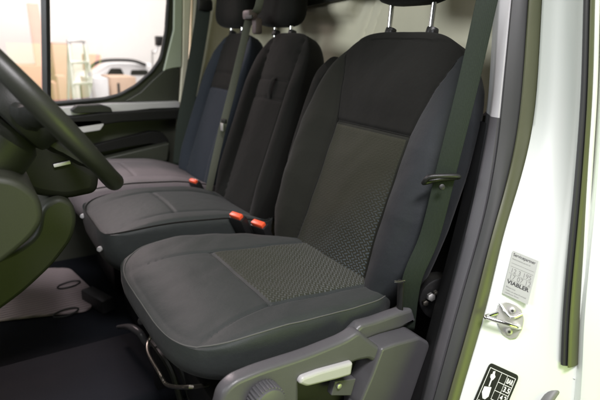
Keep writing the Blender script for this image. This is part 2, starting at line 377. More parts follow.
# painted jamb: shallow press steps between the two seals
rows = []
for s, dx in ((-.12, .02), (0, 0.004), (.03, .0), (.1, .0), (.25, .002), (.40, .004), (.46, .007), (.60, .008), (.78, .007), (.86, .003), (.94, 0), (1, .0), (1.08, .004), (1.2, .012)):
    r = c3+(c4-c3)*s; r = r.copy(); r[:, 0] += dx; rows.append(r)
def jamb(u, v, lift=0.):
    """point on the painted jamb seen at photo pixel (u, v)"""
    d = fw+RT*(u-300)/F-UP*(v-200)/F; best = None
    A = np.array(rows)[:, ::4]
    for i in range(1, len(rows)-2):
        for j in range(A.shape[1]-1):
            for tri in ((A[i, j], A[i+1, j], A[i+1, j+1]), (A[i, j], A[i+1, j+1], A[i, j+1])):
                e1, e2 = tri[1]-tri[0], tri[2]-tri[0]; h = np.cross(d, e2); a = e1@h
                if abs(a) < 1e-12: continue
                s = C-tri[0]; uu = (s@h)/a; q = np.cross(s, e1); vv = (d@q)/a
                if uu >= -1e-6 and vv >= -1e-6 and uu+vv <= 1+1e-6:
                    nrm = np.cross(e1, e2); nrm /= np.linalg.norm(nrm); nrm = nrm if nrm@d < 0 else -nrm
                    return C+d*((e2@q)/a)+nrm*lift, nrm
    raise ValueError((u, v))
strip('painted_jamb', rows, M['white_paint'], pl)
# outer skin: curves round from the jamb to the body side
sk = [c6+np.array([.012, .004, 0]), c6+np.array([.004, -.012, 0]), c6+np.array([.012, -.030, 0]), c6+np.array([.030, -.040, 0]), c6+np.array([.09, -.050, 0]), c6+np.array([.30, -.062, 0])]
strip('outer_skin', sk, M['white_paint'], pl, back=.006)
# inner trims
zt = at(496, 123, 'y', -.36)[2]
up_ = c0[:, 2] >= zt; lo_ = c0[:, 2] <= zt+.016
inn = c0+np.array([.05, .05, 0]); inn2 = c0+np.array([.012, .012, 0])
def trim_rows(msk, d=0.):
    return [inn[msk], inn2[msk], c0[msk]+np.array([-.002-d, 0, 0]), (c0[msk]*.7+c1[msk]*.3)+np.array([-.006-d, 0, 0]), c1[msk]+np.array([-.004-d, 0, 0]), c1[msk]+np.array([.01, -.004, 0])]
strip('upper_trim', trim_rows(up_), M['trim_light'], pl, label='light grey upper trim strip')
strip('lower_trim', trim_rows(lo_, .002), M['trim_dark'], pl, label='dark grey lower trim strip')
cov = []
for k, (dx, dy) in enumerate(((.03, .03), (.05, .07), (.12, .12), (.26, .13), (.31, .36))):
    q = c0[c0[:, 2] < .42]+np.array([dx, dy, 0]); cov.append(q)
strip('lower_cover', cov, M['black_plastic'], pl, back=.01)  # pillar cover; its black inner end stands in for shade on the bulkhead
# inner door seal: hollow bulb + lip, swept along the opening
def seal(name, path_a, path_b, nose, lab, z0=-.6, z1=1.10):
    t = thing(name, lab, 'rubber seal', tuple(path_a[0]))
    m = (path_a[:, 2] > z0) & (path_a[:, 2] < z1); a, b = path_a[m], path_b[m]
    prof = [(0, 0.012), (0, 0), (.16, -nose*.8), (.4, -nose), (.62, -nose*.8), (.66, -nose*.45)]
    strip('channel', [a+(b-a)*s+np.array([d, 0, 0]) for s, d in prof], M['rubber'], t, back=.003)
    prof = [(.66, -nose*.45), (.70, -nose*.9), (.78, -nose*1.25), (.88, -nose*1.2), (.97, -nose*.7), (1.02, .0), (1.02, .012)]
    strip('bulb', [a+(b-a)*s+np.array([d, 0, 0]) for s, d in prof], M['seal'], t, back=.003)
    return t
seal('door_seal', c1, c3, .013, 'thick dark rubber door seal with bulb coloured by a painted green reflection along the inner edge of the white pillar')
ze = at(563, 372, 'y', -.6)[2]
seal('body_seal', c4, c6, .012, 'thin rubber seal with a painted green reflection down the outer edge of the white pillar', z0=ze)

# striker
def jquad(pts, lift): return [jamb(u, v, lift)[0] for u, v in pts]
jc, jn = jamb(507, 320)
st = thing('door_striker', 'steel door lock striker bolted to the white pillar below the silvery sticker', 'striker', tuple(jc))
def jplate(name, pts, lift, thick, m, parent, rad=.003, bev=.0008, label=None):
    """plate lying on the jamb: its outline through photo pixels"""
    P = np.array([jamb(u, v)[0] for u, v in pts]); c = P.mean(0); nrm = jamb(float(np.mean([p[0] for p in pts])), float(np.mean([p[1] for p in pts])))[1]
    ex = np.cross([0, 0, 1], nrm); ex /= np.linalg.norm(ex); ey = np.cross(nrm, ex)
    q = [((p-c)@ex, (p-c)@ey) for p in P]
    me = plate_mesh(fillet(q, rad, 4) if rad else q, (), thick, bev)
    o_ = c+nrm*(lift+thick/2)
    me.transform(Matrix(((ex[0], ey[0], nrm[0], o_[0]), (ex[1], ey[1], nrm[1], o_[1]), (ex[2], ey[2], nrm[2], o_[2]), (0, 0, 0, 1))))
    for p in me.polygons: p.use_smooth = True
    me.set_sharp_from_angle(angle=math.radians(40))
    return link_mesh(name, me, m, parent, label), (c, ex, ey, nrm)
jplate('plate', [(499, 304), (507, 301), (515, 304), (521, 309), (524, 319), (522, 329), (517, 337), (510, 339), (502, 334), (498, 325), (495, 313)], .001, .004, M['zinc'], st, .004)
for u, v in ((512, 310), (508.5, 331)):
    p, nn = jamb(u, v, .006); sc = cyl('screw', p, nn, .0062, .005, M['zinc'], st, .0015)
    bm = bmesh.new(); cyl_into(bm, p+nn*.0027, nn, .0028, .001, 0, 6); bm_obj('socket', bm, M['ink'], sc)
# bent bar: foot (upper) -> out -> tip -> back to foot (lower right)
a0 = jamb(500, 303, .005)[0]; a1 = jamb(507, 313, .012)[0]; a2 = jamb(512, 316, .014)[0]; a3 = jamb(522, 313, .010)[0]
tip0 = jamb(497, 316, .034)[0]
tube('bar', spline([a0, a1, a2, a3], 24), .0034, M['chrome'], st, k=12)
b0 = jamb(519, 327, .004)[0]; b1 = jamb(514, 325, .016)[0]; b2 = jamb(504, 321.5, .024)[0]; b3 = jamb(488, 316.5, .026)[0]; b4 = jamb(487, 315.5, .022)[0]; b5 = jamb(497, 312.5, .006)[0]
tube('loop', spline([b0, b1, b2, b3, b4, b5], 40), .0046, M['chrome'], st, k=14)

# stickers with writing
def text_mesh(txt, size, weight=0.):
    cu = bpy.data.curves.new('t', 'FONT'); cu.body = txt; cu.size = size; cu.align_x = 'LEFT'; cu.offset = weight; cu.fill_mode = 'FRONT'
    o = bpy.data.objects.new('t', cu); me = bpy.data.meshes.new_from_object(o); bpy.data.objects.remove(o); bpy.data.curves.remove(cu); return me
class Sheet:
    """flat sheet laid on the jamb by its four photo corners TL, TR, BR, BL; local units 0..1 across, 0..1 down"""
    def __init__(s, pts, lift):
        P = [jamb(*p)[0] for p in pts]; s.n = jamb(float(np.mean([p[0] for p in pts])), float(np.mean([p[1] for p in pts])))[1]
        P[2] = P[1]+P[3]-P[0]; s.P = P; s.lift = lift
        s.w = np.linalg.norm(P[1]-P[0]); s.h = np.linalg.norm(P[3]-P[0])
    def pt(s, x, y, l=0.):
        P = s.P; p = (1-y)*((1-x)*P[0]+x*P[1])+y*((1-x)*P[3]+x*P[2]); return p+s.n*(s.lift+l)
    def poly(s, bm, pts, l, thick=.00025):
        A = [bm.verts.new(s.pt(x, y, l)) for x, y in pts]; B = [bm.verts.new(s.pt(x, y, l-thick)) for x, y in pts]
        bm.faces.new(A); bm.faces.new(B[::-1]); k = len(A)
        for i in range(k): bm.faces.new((A[i], A[(i+1) % k], B[(i+1) % k], B[i]))
    def rect(s, bm, x0, y0, x1, y1, l): s.poly(bm, [(x0, y0), (x1, y0), (x1, y1), (x0, y1)], l)
    def text(s, name, txt, x, y, h, wid, m, parent, l, weight=0., label=None, rot=0):
        """writing in its own box: cap height h, total width wid, bottom left corner at (x, y)"""
        me = text_mesh(txt, 1., weight); co = np.array([v.co[:] for v in me.vertices]); mn, mxx = co.min(0), co.max(0)
        for v in me.vertices:
            a = (v.co.x-mn[0])/(mxx[0]-mn[0]); b = (v.co.y)/.72
            q = s.pt(x+a*wid, y-b*h, l) if not rot else s.pt(x+b*h, y-a*wid, l)
            v.co = q
        return link_mesh(name, me, m, parent, label)
sh = Sheet([(513, 250.5), (538.5, 261), (529, 305.5), (502.5, 293)], .004)
lb = thing('service_sticker', 'silvery printed service sticker on the white pillar above the door striker', 'sticker', tuple(sh.P[3]))
bm = bmesh.new(); sh.poly(bm, [(0, 0), (1, 0), (1, 1), (0, 1)], 0, .0011); bm_obj('sheet', bm, M['paper'], lb, False)
sh.text('heading', 'Servicepartner', .06, .105, .07, .86, M['ink'], lb, .0003, .012)
sh.text('small_print', 'Nastkommande service vid', .06, .185, .032, .70, M['ink_grey'], lb, .0003)
sh.text('handwriting', '12 3 195', .14, .475, .105, .76, M['ink_grey'], lb, .0003)
sh.text('handwriting', '17 07 12', .14, .615, .105, .80, M['ink_grey'], lb, .0003)
sh.text('maker_name', 'VIABLER', .06, .735, .085, .86, M['ink'], lb, .0003, .03)
sh.text('small_print', 'Bilservice', .08, .83, .035, .36, M['ink_grey'], lb, .0003)
sh.text('small_print', 'Telefon och adress till verkstad', .08, .90, .033, .80, M['ink_grey'], lb, .0003)
sh.text('small_print', 'oljebyte filter', .08, .96, .033, .56, M['ink_grey'], lb, .0003)
bm = bmesh.new()
for yy in (.265, .34, .495, .63): sh.rect(bm, .06, yy, .94, yy+.006, .0003)
bm_obj('ruled_lines', bm, M['ink_grey'], lb, False)

sh = Sheet([(489.5, 362), (519, 375.5), (500, 423), (469, 410)], .003)
ts = thing('pressure_sticker', 'black tyre pressure sticker with white van pictogram at the foot of the white pillar', 'sticker', tuple(sh.P[3]))
bm = bmesh.new(); sh.poly(bm, [tuple(p) for p in fillet([(0, 0), (1, 0), (1, 1), (0, 1)], .11, 6)], 0, .0011); bm_obj('sheet', bm, M['black_film'], ts, False)
bm = bmesh.new(); l = .0003
def frame(x0, y0, x1, y1, wd):
    sh.rect(bm, x0, y0, x1, y0+wd*.7, l); sh.rect(bm, x0, y1-wd*.7, x1, y1, l); sh.rect(bm, x0, y0+wd*.7, x0+wd, y1-wd*.7, l); sh.rect(bm, x1-wd, y0+wd*.7, x1, y1-wd*.7, l)
frame(.07, .08, .93, .92, .014)
sh.rect(bm, .46, .10, .47, .62, l); sh.rect(bm, .66, .10, .67, .9, l)
for yy in (.27, .44, .62): sh.rect(bm, .46, yy, .93, yy+.01, l)
bm_obj('grid_lines', bm, M['white_ink'], ts, False)
bm = bmesh.new()
sh.poly(bm, [(.20, .13), (.26, .11), (.28, .17), (.33, .21), (.30, .27), (.27, .30), (.28, .42), (.24, .42), (.23, .28), (.18, .25), (.17, .20), (.21, .18)], .0003)
sh.poly(bm, [(.13, .46), (.34, .42), (.37, .60), (.30, .68), (.22, .68), (.13, .58)], .0003)
bm_obj('pictogram', bm, M['white_ink'], ts, False)
for i, (t_, yy) in enumerate((('BAR', .23), ('3.5', .40), ('4.2', .57), ('4.2', .74))): sh.text('figures', t_, .70, yy, .10, .20, M['white_ink'], ts, .0003, .02)
sh.text('figures', 'PSI', .12, .82, .09, .2, M['white_ink'], ts, .0003, .02)

# hinge bracket and rubber buffer at the bottom right
p = at(578, 379, 'y', -.60); hb = thing('hinge_bracket', 'small white hinge bracket under the end of the outer seal', 'bracket', tuple(p))
me_pts = [(571, 377), (587, 373), (590, 377), (588, 382), (574, 384)]
q = [at(u, v, 'y', -.60) for u, v in me_pts]; plate_y('plate', fillet([(a[0], a[2]) for a in q], .002), -.60, .012, M['white_paint'], hb, .0015)
p0, p1 = at(563, 373, 'y', -.585), at(566, 402, 'y', -.60); tube('post', [p0, (p0+p1)/2, p1], .004, M['white_paint'], hb)
p0 = at(567, 381, 'y', -.585); 
rb_ = spline([at(571, 377, 'y', -.585), at(563, 382, 'y', -.585), at(554, 391, 'y', -.585), at(546, 403, 'y', -.585), at(538, 420, 'y', -.585)], 24)
tag(tube('rubber_buffer', rb_, np.interp(np.arange(24), [0, 4, 23], [.004, .0095, .011]), M['buffer'], k=14, flat=.8), 'grey rounded rubber buffer on the pillar beneath the hinge bracket', 'buffer')

# ------------------------------------------------------------------ seats
class Pad:
    """upholstered pad: plan outline (width y over length t), crowned top, softer back; top(y, t) is its upper surface"""
    def __init__(s, O, et, en, yc, w, t0, t1, up, dn, k=4., n=5., sculpt=None, wpos=None):
        s.wp = wpos or w
        s.O = np.array(O, float); s.et = np.array(et, float)/np.linalg.norm(et); s.en = np.array(en, float)/np.linalg.norm(en)
        s.yc, s.w, s.t0, s.t1, s.up, s.dn, s.k, s.n, s.sc = yc, w, t0, t1, up, dn, k, n, sculpt
    def g(s, y, t):
        tm, h = (s.t0+s.t1)/2, (s.t1-s.t0)/2
        tc_ = np.clip(t, s.t0, s.t1)
        return (np.abs(y/np.where(y > 0, s.wp(tc_), s.w(tc_)))**s.k+np.abs((t-tm)/h)**s.k)**(1/s.k)
    def crown(s, g): return np.maximum(0, 1-np.minimum(g, 1)**s.n)**(1/s.n)
    def top(s, y, t, off=0.):
        c = s.crown(s.g(y, t)); h = s.up*c+(s.sc(y, t)*np.minimum(1, c*1.6) if s.sc else 0)+off
        return s.O+s.et*t[..., None]+s.en*h[..., None]+np.array([0, 1., 0])*(y+s.yc)[..., None]
    def ray(s, al, rho):
        tm, h = (s.t0+s.t1)/2, (s.t1-s.t0)/2; lo = np.zeros_like(al*rho); hi = np.full_like(lo, 1.5)
        cy, ct = np.cos(al), np.sin(al)
        for _ in range(34):
            m = (lo+hi)/2; gg = s.g(m*cy*.5, tm+m*ct*h*1.2); big = gg > rho; hi = np.where(big, m, hi); lo = np.where(big, lo, m)
        return lo*cy*.5, tm+lo*ct*h*1.2
    def build(s, name, mats, parent, na=200, nt=64, nb=14, region=None, label=None):
        al = np.linspace(0, 2*math.pi, na, endpoint=False); V = []; UV = []
        q = np.linspace(0, 1, nt+1)[1:]; rt = np.concatenate([q*.9, .9+.1*np.sin(np.linspace(0, math.pi/2, 14))[1:]]); rb = np.sin(np.linspace(math.pi/2, .05, nb))[1:]
        for r in rt:
            y, t = s.ray(al, np.full(na, r)); V.append(s.top(y, t)); UV.append(np.stack([y, t], 1))
        for r in rb:
            y, t = s.ray(al, np.full(na, r)); c = s.crown(s.g(y, t)); V.append(s.O+s.et*t[:, None]-s.en*(s.dn*c)[:, None]+np.array([0, 1., 0])*(y+s.yc)[:, None]); UV.append(np.stack([y, t], 1))
        nr = len(V); V = np.concatenate(V); UV = np.concatenate(UV); Fc = []
        for i in range(nr-1):
            for j in range(na):
                a, b = i*na+j, i*na+(j+1) % na; Fc.append((a, b, b+na, a+na))
        tm = (s.t0+s.t1)/2; c1_ = len(V); V = np.vstack([V, s.top(np.array([0.]), np.array([tm]))[0], s.O+s.et*tm-s.en*s.dn+np.array([0, s.yc, 0])]); UV = np.vstack([UV, [0, tm], [0, tm]])
        for j in range(na): Fc.append((c1_, (j+1) % na, j)); Fc.append((c1_+1, (nr-1)*na+j, (nr-1)*na+(j+1) % na))
        mi = None
        if region is not None:
            mi = []
            for k_, f in enumerate(Fc):
                y, t = UV[list(f)].mean(0); mi.append(int(region(y, t)))
        bm = bmesh.new(); vs = [bm.verts.new(v) for v in V]
        for k_, f in enumerate(Fc):
            F_ = bm.faces.new([vs[i] for i in f])
            if mi: F_.material_index = mi[k_]
        return bm_obj(name, bm, mats, parent, True, label)
    def patch(s, name, yl, yr, t0, t1, m, parent, off=.0015, nu=60, nv=70, label=None):
        """separate panel of cloth sewn in: follows the top surface, edges tucked under"""
        tt = np.linspace(t0, t1, nv); A = []; UV = []
        for i in range(nu):
            f = i/(nu-1); y = np.array([yl(t)+(yr(t)-yl(t))*f for t in tt])
            e = np.minimum(np.minimum(f, 1-f)*(nu-1)/1.5, np.minimum(np.arange(nv), np.arange(nv)[::-1])/1.5); o = off-.004*np.maximum(0, 1-e)
            A.append(s.top(y, tt, o)); UV.append(np.stack([y, tt], 1))
        A = np.concatenate(A); UV = np.concatenate(UV)
        o = mesh(name, A, grid_faces(nu, nv), m, parent, uv=UV, label=label); return o
    def line(s, name, pts, m, parent, r=.0016, off=.0006, n=60):
        P = spline([(a, b, 0) for a, b in pts], n); return tube(name, s.top(P[:, 0], P[:, 1], off), r, m, parent, k=6)
    def ring(s, name, rho, m, parent, r=.0035, off=.001, n=220):
        al = np.linspace(0, 2*math.pi, n, endpoint=False); y, t = s.ray(al, np.full(n, rho)); return tube(name, s.top(y, t, off), r, m, parent, closed=True, k=8)
def groove(d, depth=.004, wd=.006): return -depth*np.exp(-(d/wd)**2)
TH = math.radians(19); ET = np.array([math.sin(TH), 0, math.cos(TH)]); EN = np.array([-math.cos(TH), 0, math.sin(TH)])

# ---- driver's seat
ds = thing('bucket_seat', 'charcoal cloth driver seat with patterned inserts and grey plastic side trim, nearest the open door', 'car seat', (-.2, 0, FZ), 'front seats in the cab')
def wb(t): return np.interp(t, [-.08, 0, .08, .2, .35, .45, .53, .60, .66], [.235, .258, .285, .292, .290, .282, .265, .235, .20])
def seam_b(t): return np.interp(t, [-.1, 0, .1, .385, .5, .56, .7], [.168, .160, .150, .146, .175, .20, .25])
def sc_b(y, t):
    a = np.abs(y); sb = seam_b(t)
    bol = .052*np.interp(t, [-.05, .06, .2, .36, .50, .58], [.45, .8, 1, .9, .45, .12])
    f = np.clip((a-sb)/(wb(t)-sb), 0, 1)
    h = bol*np.sin(np.pi*np.clip(f*.86, 0, 1))**.9
    h = h+groove(a-sb, .005, .005)*np.interp(t, [.52, .58], [1, 0])+np.where(a < sb, groove(t-.385, .005, .005), 0)
    h = h+.010*np.where(a < sb, np.cos(np.clip(y/sb, -1, 1)*math.pi/2), 0)*np.interp(t, [0, .12, .3, .385], [0, 1, .7, 0])
    h = h+.0012*np.sin(t*41+np.sin(y*27)*2)*np.sin(y*36+1.3*np.sin(t*21))
    h = h+.016*np.exp(-((t-.49)/.08)**2)*np.exp(-(y/.15)**2)
    return h
bk_ = Pad((.0, 0, 0), ET, EN, 0, wb, -.07, .645, .015, .10, k=5., n=4.5, sculpt=sc_b)
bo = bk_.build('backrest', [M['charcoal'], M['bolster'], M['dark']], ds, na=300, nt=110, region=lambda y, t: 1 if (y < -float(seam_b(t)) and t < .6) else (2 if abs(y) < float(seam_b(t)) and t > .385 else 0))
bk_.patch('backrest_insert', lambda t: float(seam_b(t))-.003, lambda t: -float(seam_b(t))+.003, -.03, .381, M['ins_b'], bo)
for sg in (1, -1): bk_.line('seam', [(sg*float(seam_b(t)), t) for t in np.linspace(-.03, .575, 16)], M['dark'], bo, .0018, .0012)
bk_.line('seam', [(y, .385) for y in np.linspace(-.146, .146, 9)], M['dark'], bo, .0014, .0012)
# cushion
CT = np.array([-1, 0, .07]); CN = np.array([.07, 0, 1.])
def wc(t): return np.interp(t, [-.05, .05, .2, .36, .55], [.25, .272, .284, .284, .275])
YC = -.035
def wcp(t): return np.interp(t, [-.05, .05, .13, .22, .34, .55], [.185, .200, .235, .268, .282, .275])       # narrows towards the buckles
def sc_c(y, t):
    a = np.abs(y-YC); sb = np.interp(t, [0, .30, .5], [.152, .156, .20])
    h = .026*np.clip((a-sb)/.10, 0, 1)**1.2*np.where(y > YC, .45, 1.)+.0012*np.sin(t*47+np.sin(y*31)*2)*np.sin(y*39+1.3*np.sin(t*23))
    h = h-.045*np.clip((t-.30)/.22, 0, 1)**2.2
    h = h+groove(a-sb, .004, .005)*np.interp(t, [.44, .5], [1, 0])+np.where(a < sb, groove(t-.295, .004, .005), 0)
    return h-.012*np.exp(-((t-.16)/.12)**2)*np.exp(-((y-YC)/.12)**2)
cu = Pad((0, 0, -.005), CT, CN, 0, wc, -.07, .515, .038, .12, k=4.6, n=3.2, sculpt=sc_c, wpos=wcp)
co_ = cu.build('cushion', [M['cushion']], ds, na=280, nt=100, nb=18)
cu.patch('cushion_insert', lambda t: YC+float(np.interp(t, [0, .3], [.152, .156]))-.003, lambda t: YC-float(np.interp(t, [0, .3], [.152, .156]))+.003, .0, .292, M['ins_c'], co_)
cu.ring('piping', .975, M['thread'], co_, .0015, .0008, 260)
for sg in (1, -1): cu.line('seam', [(YC+sg*float(np.interp(t, [0, .30, .5], [.152, .156, .20])), t) for t in np.linspace(.0, .40, 12)], M['cushion'], co_, .0008, .0004)
cu.line('seam', [(YC+y, .295) for y in np.linspace(-.155, .155, 9)], M['cushion'], co_, .0012, .0008)
# headrest
def headrest(root, yc, post_y, mcloth, hw=.125, x_off=0., gap=.075, hh=.2):
    tp = .635
    def wh(t): return np.interp(t, [0, hh], [hw, hw*.9])
    h = Pad(np.array([x_off, 0, gap])+ET*tp+EN*-.012, (.08, 0, 1), (-1, 0, .08), yc, wh, 0, hh, .055, .05, k=4, n=3)
    h.build('headrest', [mcloth], root, na=90, nt=26, nb=14)
    for y in post_y:
        a = np.array([x_off, y, 0])+ET*(tp-.06)-EN*.012; c = a+ET*.06; b = c+np.array([.03*(gap+.06), 0, gap+.06])
        o = tube('headrest_post', [a, c, (c+b)/2, b], .0068, M['chrome'], root)
        c = np.array([x_off, y, 0])+ET*(tp+.016)-EN*.012; bm = bmesh.new(); cyl_into(bm, c, ET, .0150, .022, .003); box_into(bm, Vector(c+np.array([-.008, -.014, .000])), (.02, .016, .012), .003); bm_obj('collar', bm, M['black_plastic'], o)
headrest(ds, 0, (.075, -.075), M['dark'], .13, gap=.080)
# folded-up armrest on the passenger side of the backrest
AR = Pad(np.array([.075, 0, 0]), ET, EN, .335, lambda t: np.full_like(t, .034), .12, .565, .075, .05, k=5, n=3)
AR.build('armrest', [M['dark']], ds, na=80, nt=22, nb=10)
# side trim, in the plane y = -.33
YT = -.325
def xz(pts, y=YT): return [(at(u, v, 'y', y)[0], at(u, v, 'y', y)[2]) for u, v in pts]
out = xz([(205, 440), (212, 402), (216, 386), (228, 374), (252, 364), (300, 349), (338, 334), (352, 325), (358, 331), (378, 346), (368, 372), (354, 402), (344, 440)])
hol = xz([(292, 374), (297, 369), (330, 362), (350, 355), (361, 353), (367, 357), (358, 378), (347, 402), (342, 412), (292, 412)])
me_t = plate_y('side_trim', fillet(out, [.01, .01, .025, .03, .03, .03, .02, .012, .01, .012, .02, .01, .01], 6), YT-.010, .032, M['plastic'], ds, .008, [fillet(hol, .008, 5)])
plate_y('recess_panel', fillet(xz([(288, 366), (366, 350), (366, 420), (288, 420)]), .004), YT+.02, .004, M['black_plastic'], me_t, .001)
plate_y('recliner_lever', fillet(xz([(292, 377), (295, 371), (312, 365), (346, 356), (344, 369), (330, 373), (300, 380)], YT-.012), .006, 5), YT-.024, .026, M['silver_plastic'], ds, .006)
br = plate_y('lever_bracket', fillet(xz([(331, 378), (352, 375), (347, 392), (327, 392)]), .003), YT-.006, .016, M['plastic'], ds, .002)
p = at(339, 386, 'y', YT-.016); cyl('screw', p, (0, -1, 0), .006, .006, M['zinc'], br, .0015)
p = at(266, 400, 'y', YT-.04); kn = bmesh.new(); cyl_into(kn, p, (0, -1, 0), .030, .035, .004, 40)
for k in range(28):
    q = 2*math.pi*k/28; cyl_into(kn, p+np.array([math.cos(q)*.030, 0, math.sin(q)*.030]), (0, -1, 0), .0026, .026, .001, 8)
bm_obj('lumbar_knob', kn, M['plastic'], ds)
# arm running back to the backrest hinge, and the recliner cover block
plate_y('hinge_arm', fillet(xz([(345, 334), (357, 322), (372, 318), (392, 311), (408, 306), (412, 318), (396, 326), (372, 333), (352, 341)], -.30), [.006]*9, 5), -.30, .03, M['plastic'], ds, .008)
plate_y('recliner_cover', fillet(xz([(374, 343), (388, 338), (412, 332), (421, 337), (424, 350), (424, 440), (352, 440), (352, 398), (364, 370)], -.335), [.006, .006, .008, .006, .01, .01, .01, .01, .006], 5), -.325, .07, M['plastic'], ds, .006)
# seat frame, runner rails, front adjuster bar and cable
fr_ = bmesh.new()
box_into(fr_, Vector((-.22, -.02, -.20)), (.40, .44, .10), .015); box_into(fr_, Vector((-.20, -.22, -.33)), (.46, .03, .18), .004); box_into(fr_, Vector((-.20, .20, -.33)), (.46, .03, .18), .004)
bm_obj('seat_frame', fr_, M['black_plastic'], ds)
P = [at(161, 322, 'x', -.44), at(150, 338, 'x', -.46), at(148, 352, 'x', -.48), at(160, 374, 'x', -.50), at(166, 384, 'x', -.50), at(176, 387, 'x', -.50), at(192, 387, 'x', -.49), at(208, 385, 'x', -.42)]
tube('adjuster_bar', spline(P, 50), .0042, M['wire'], ds, k=8)
for dp in ((0, 0, 0), (.02, -.02, 0), (.035, -.035, .01)):
    P = [at(150, 340, 'x', -.44)+np.array(dp), at(160, 352, 'x', -.45)+np.array(dp), at(172, 372, 'x', -.44)+np.array(dp), at(182, 405, 'x', -.43)+np.array(dp)]
    tube('cable', spline(P, 24), .008, M['dash_plastic'], ds, k=8)
P = [at(118, 327, 'x', -.46), at(130, 327, 'x', -.46), at(140, 333, 'x', -.45), at(146, 342, 'x', -.44), at(155, 344, 'x', -.43)]
tube('release_handle', spline(P, 24), np.interp(np.arange(24), [0, 8, 23], [.006, .011, .009]), M['plastic'], ds, k=10)
p = at(141, 321, 'x', -.44); cyl('bolt', p, (-.3, -.9, .2), .009, .016, M['plastic'], ds, .002)

# ---- the two passenger seats
def passenger_seat(name, lab, yc, hw, cl, cushion_m, posts, cush_y, cush_hw, strap=False, cz=0., hy=0, hhw=.14, xo=0.03):
    r = thing(name, lab, 'car seat', (-.2+xo, yc, FZ), 'front seats in the cab')
    def wp(t): return np.interp(t, [-.07, .1, .4, .55, .64], [hw*.95, hw, hw, hw*.95, hw*.82])
    sb = hw*.56
    def sc(y, t):
        a = np.abs(y); f = np.clip((a-sb)/(hw-sb), 0, 1); bol = .028*np.interp(t, [-.05, .1, .45, .6], [.4, 1, .9, .2])
        h = bol*np.sin(np.pi*np.clip(f*.85, 0, 1))+groove(a-sb, .005, .006)+np.where(a < sb, groove(t-.47, .005, .006)+groove(t-.40, .005, .006), 0)
        return h+.008*np.where(a < sb, np.cos(np.clip(y/sb, -1, 1)*math.pi/2), 0)
    b = Pad((xo, 0, 0), ET, EN, yc, wp, -.07, .645, .015, .10, k=5., n=4., sculpt=sc)
    bo = b.build('backrest', [M['charcoal'], cl, M['dark']], r, na=180, nt=60, region=lambda y, t: 2 if (abs(y) < sb and t > .40) else 1)
    for sg in (1, -1): b.line('seam', [(sg*sb, t) for t in np.linspace(-.02, .58, 10)], M['dark'], bo, .0016, .001)
    for tt in (.40, .47): b.line('seam', [(y, tt) for y in np.linspace(-sb, sb, 7)], M['dark'], bo, .0016, .001)
    if strap:
        P = b.top(np.array([-.02, -.02, -.02, -.02]), np.array([.475, .46, .43, .40]), .004); P[1:3] += EN*.006
        tube('pull_strap', spline(P, 14), .011, M['dark'], bo, k=8, flat=.22, updir=EN)
    def sc2(y, t): return -.035*np.clip((.17-t)/.17, 0, 1)**1.5+.010*np.cos(np.clip(y/cush_hw, -1, 1)*1.5)*np.exp(-((t-.28)/.12)**2)+.014*np.clip((np.abs(y)-.6*cush_hw)/(.3*cush_hw), 0, 1)-.04*np.clip((t-.30)/.22, 0, 1)**2+groove(np.abs(y)-.62*cush_hw, .004, .006)+np.where(np.abs(y) < .62*cush_hw, groove(t-.30, .004, .006), 0)
    c = Pad((xo, 0, -.005+cz), CT, CN, cush_y, lambda t: np.full_like(t, cush_hw), -.05, .53, .035, .17, k=6, n=3.2, sculpt=sc2)
    cm = c.build('cushion', [cushion_m], r, na=160, nt=50, nb=14); c.ring('piping', .97, M['dark'], cm, .0025, .0008, 160)
    headrest(r, hy, posts, M['dark'], hhw, x_off=xo, gap=.036, hh=.2)
    box('base', (-.2+xo, cush_y, (FZ-.06)/2), (.42, cush_hw*1.5, .30), M['black_plastic'], r, .01)
    return r
passenger_seat('middle_passenger_seat', 'dark cloth middle passenger seat with strap loop on its backrest, beside the driver seat', .61, .195, M['dark'], M['cushion'], (.63, .745), .585, .205, True, hy=.715, hhw=.15)
passenger_seat('outer_passenger_seat', 'dark cloth passenger seat beside the far door, backrest coloured with cool light, cushion with pink light', 1.03, .195, M['outer'], M['pink_lit_cloth'], (1.025, 1.13), 1.045, .215, False, cz=.012, hy=1.10, hhw=.15)

# ------------------------------------------------------------------ seat belts and buckles
def ribbon(name, P, width, wdir, m, parent, thick=.0014, n=60, twist=None):
    """woven strap: flat band with thickness along the points P; wdir = direction(s) of its width"""
    Q = spline(P, n); W = np.array(wdir, float)
    if W.ndim == 1: W = np.repeat(W[None], n, 0)
    else: W = spline(W, n)
    T = np.gradient(Q, axis=0); T /= np.linalg.norm(T, axis=1)[:, None]; W = W-T*np.sum(W*T, 1)[:, None]; W /= np.linalg.norm(W, axis=1)[:, None]; Nn = np.cross(T, W)
    L_ = np.concatenate([[0], np.cumsum(np.linalg.norm(np.diff(Q, axis=0), axis=1))])
    prof = [(-.5, .3), (-.47, 1), (.47, 1), (.5, .3), (.5, -.3), (.47, -1), (-.47, -1), (-.5, -.3)]; V = []; UV = []
    for i in range(n):
        for a, b in prof: V.append(Q[i]+W[i]*a*width+Nn[i]*b*thick/2); UV.append((a*width, L_[i]))
    k = len(prof); Fc = []
    for i in range(n-1):
        for j in range(k): a, b = i*k+j, i*k+(j+1) % k; Fc.append((a, b, b+k, a+k))
    Fc += [tuple(range(k))[::-1], tuple((n-1)*k+j for j in range(k))]
    return mesh(name, V, Fc, m, parent, True, uv=UV)
wv_ = RT*.97-fw*.1
P = [at(508, -90, 'y', -.30), at(494, -30, 'y', -.30), at(487, 0, 'y', -.305), at(469, 80, 'y', -.31), at(449, 160, 'y', -.315), at(430, 235, 'y', -.315), at(412, 280, 'y', -.31), at(405, 330, 'y', -.30)]
sb_ = thing('driver_seat_belt', 'dark green grey seat belt hanging slanted over the side of the driver seat', 'seat belt', tuple(P[-1]), 'seat belts in the cab')
ribbon('webbing', P, .042, wv_, M['belt'], sb_, n=80)
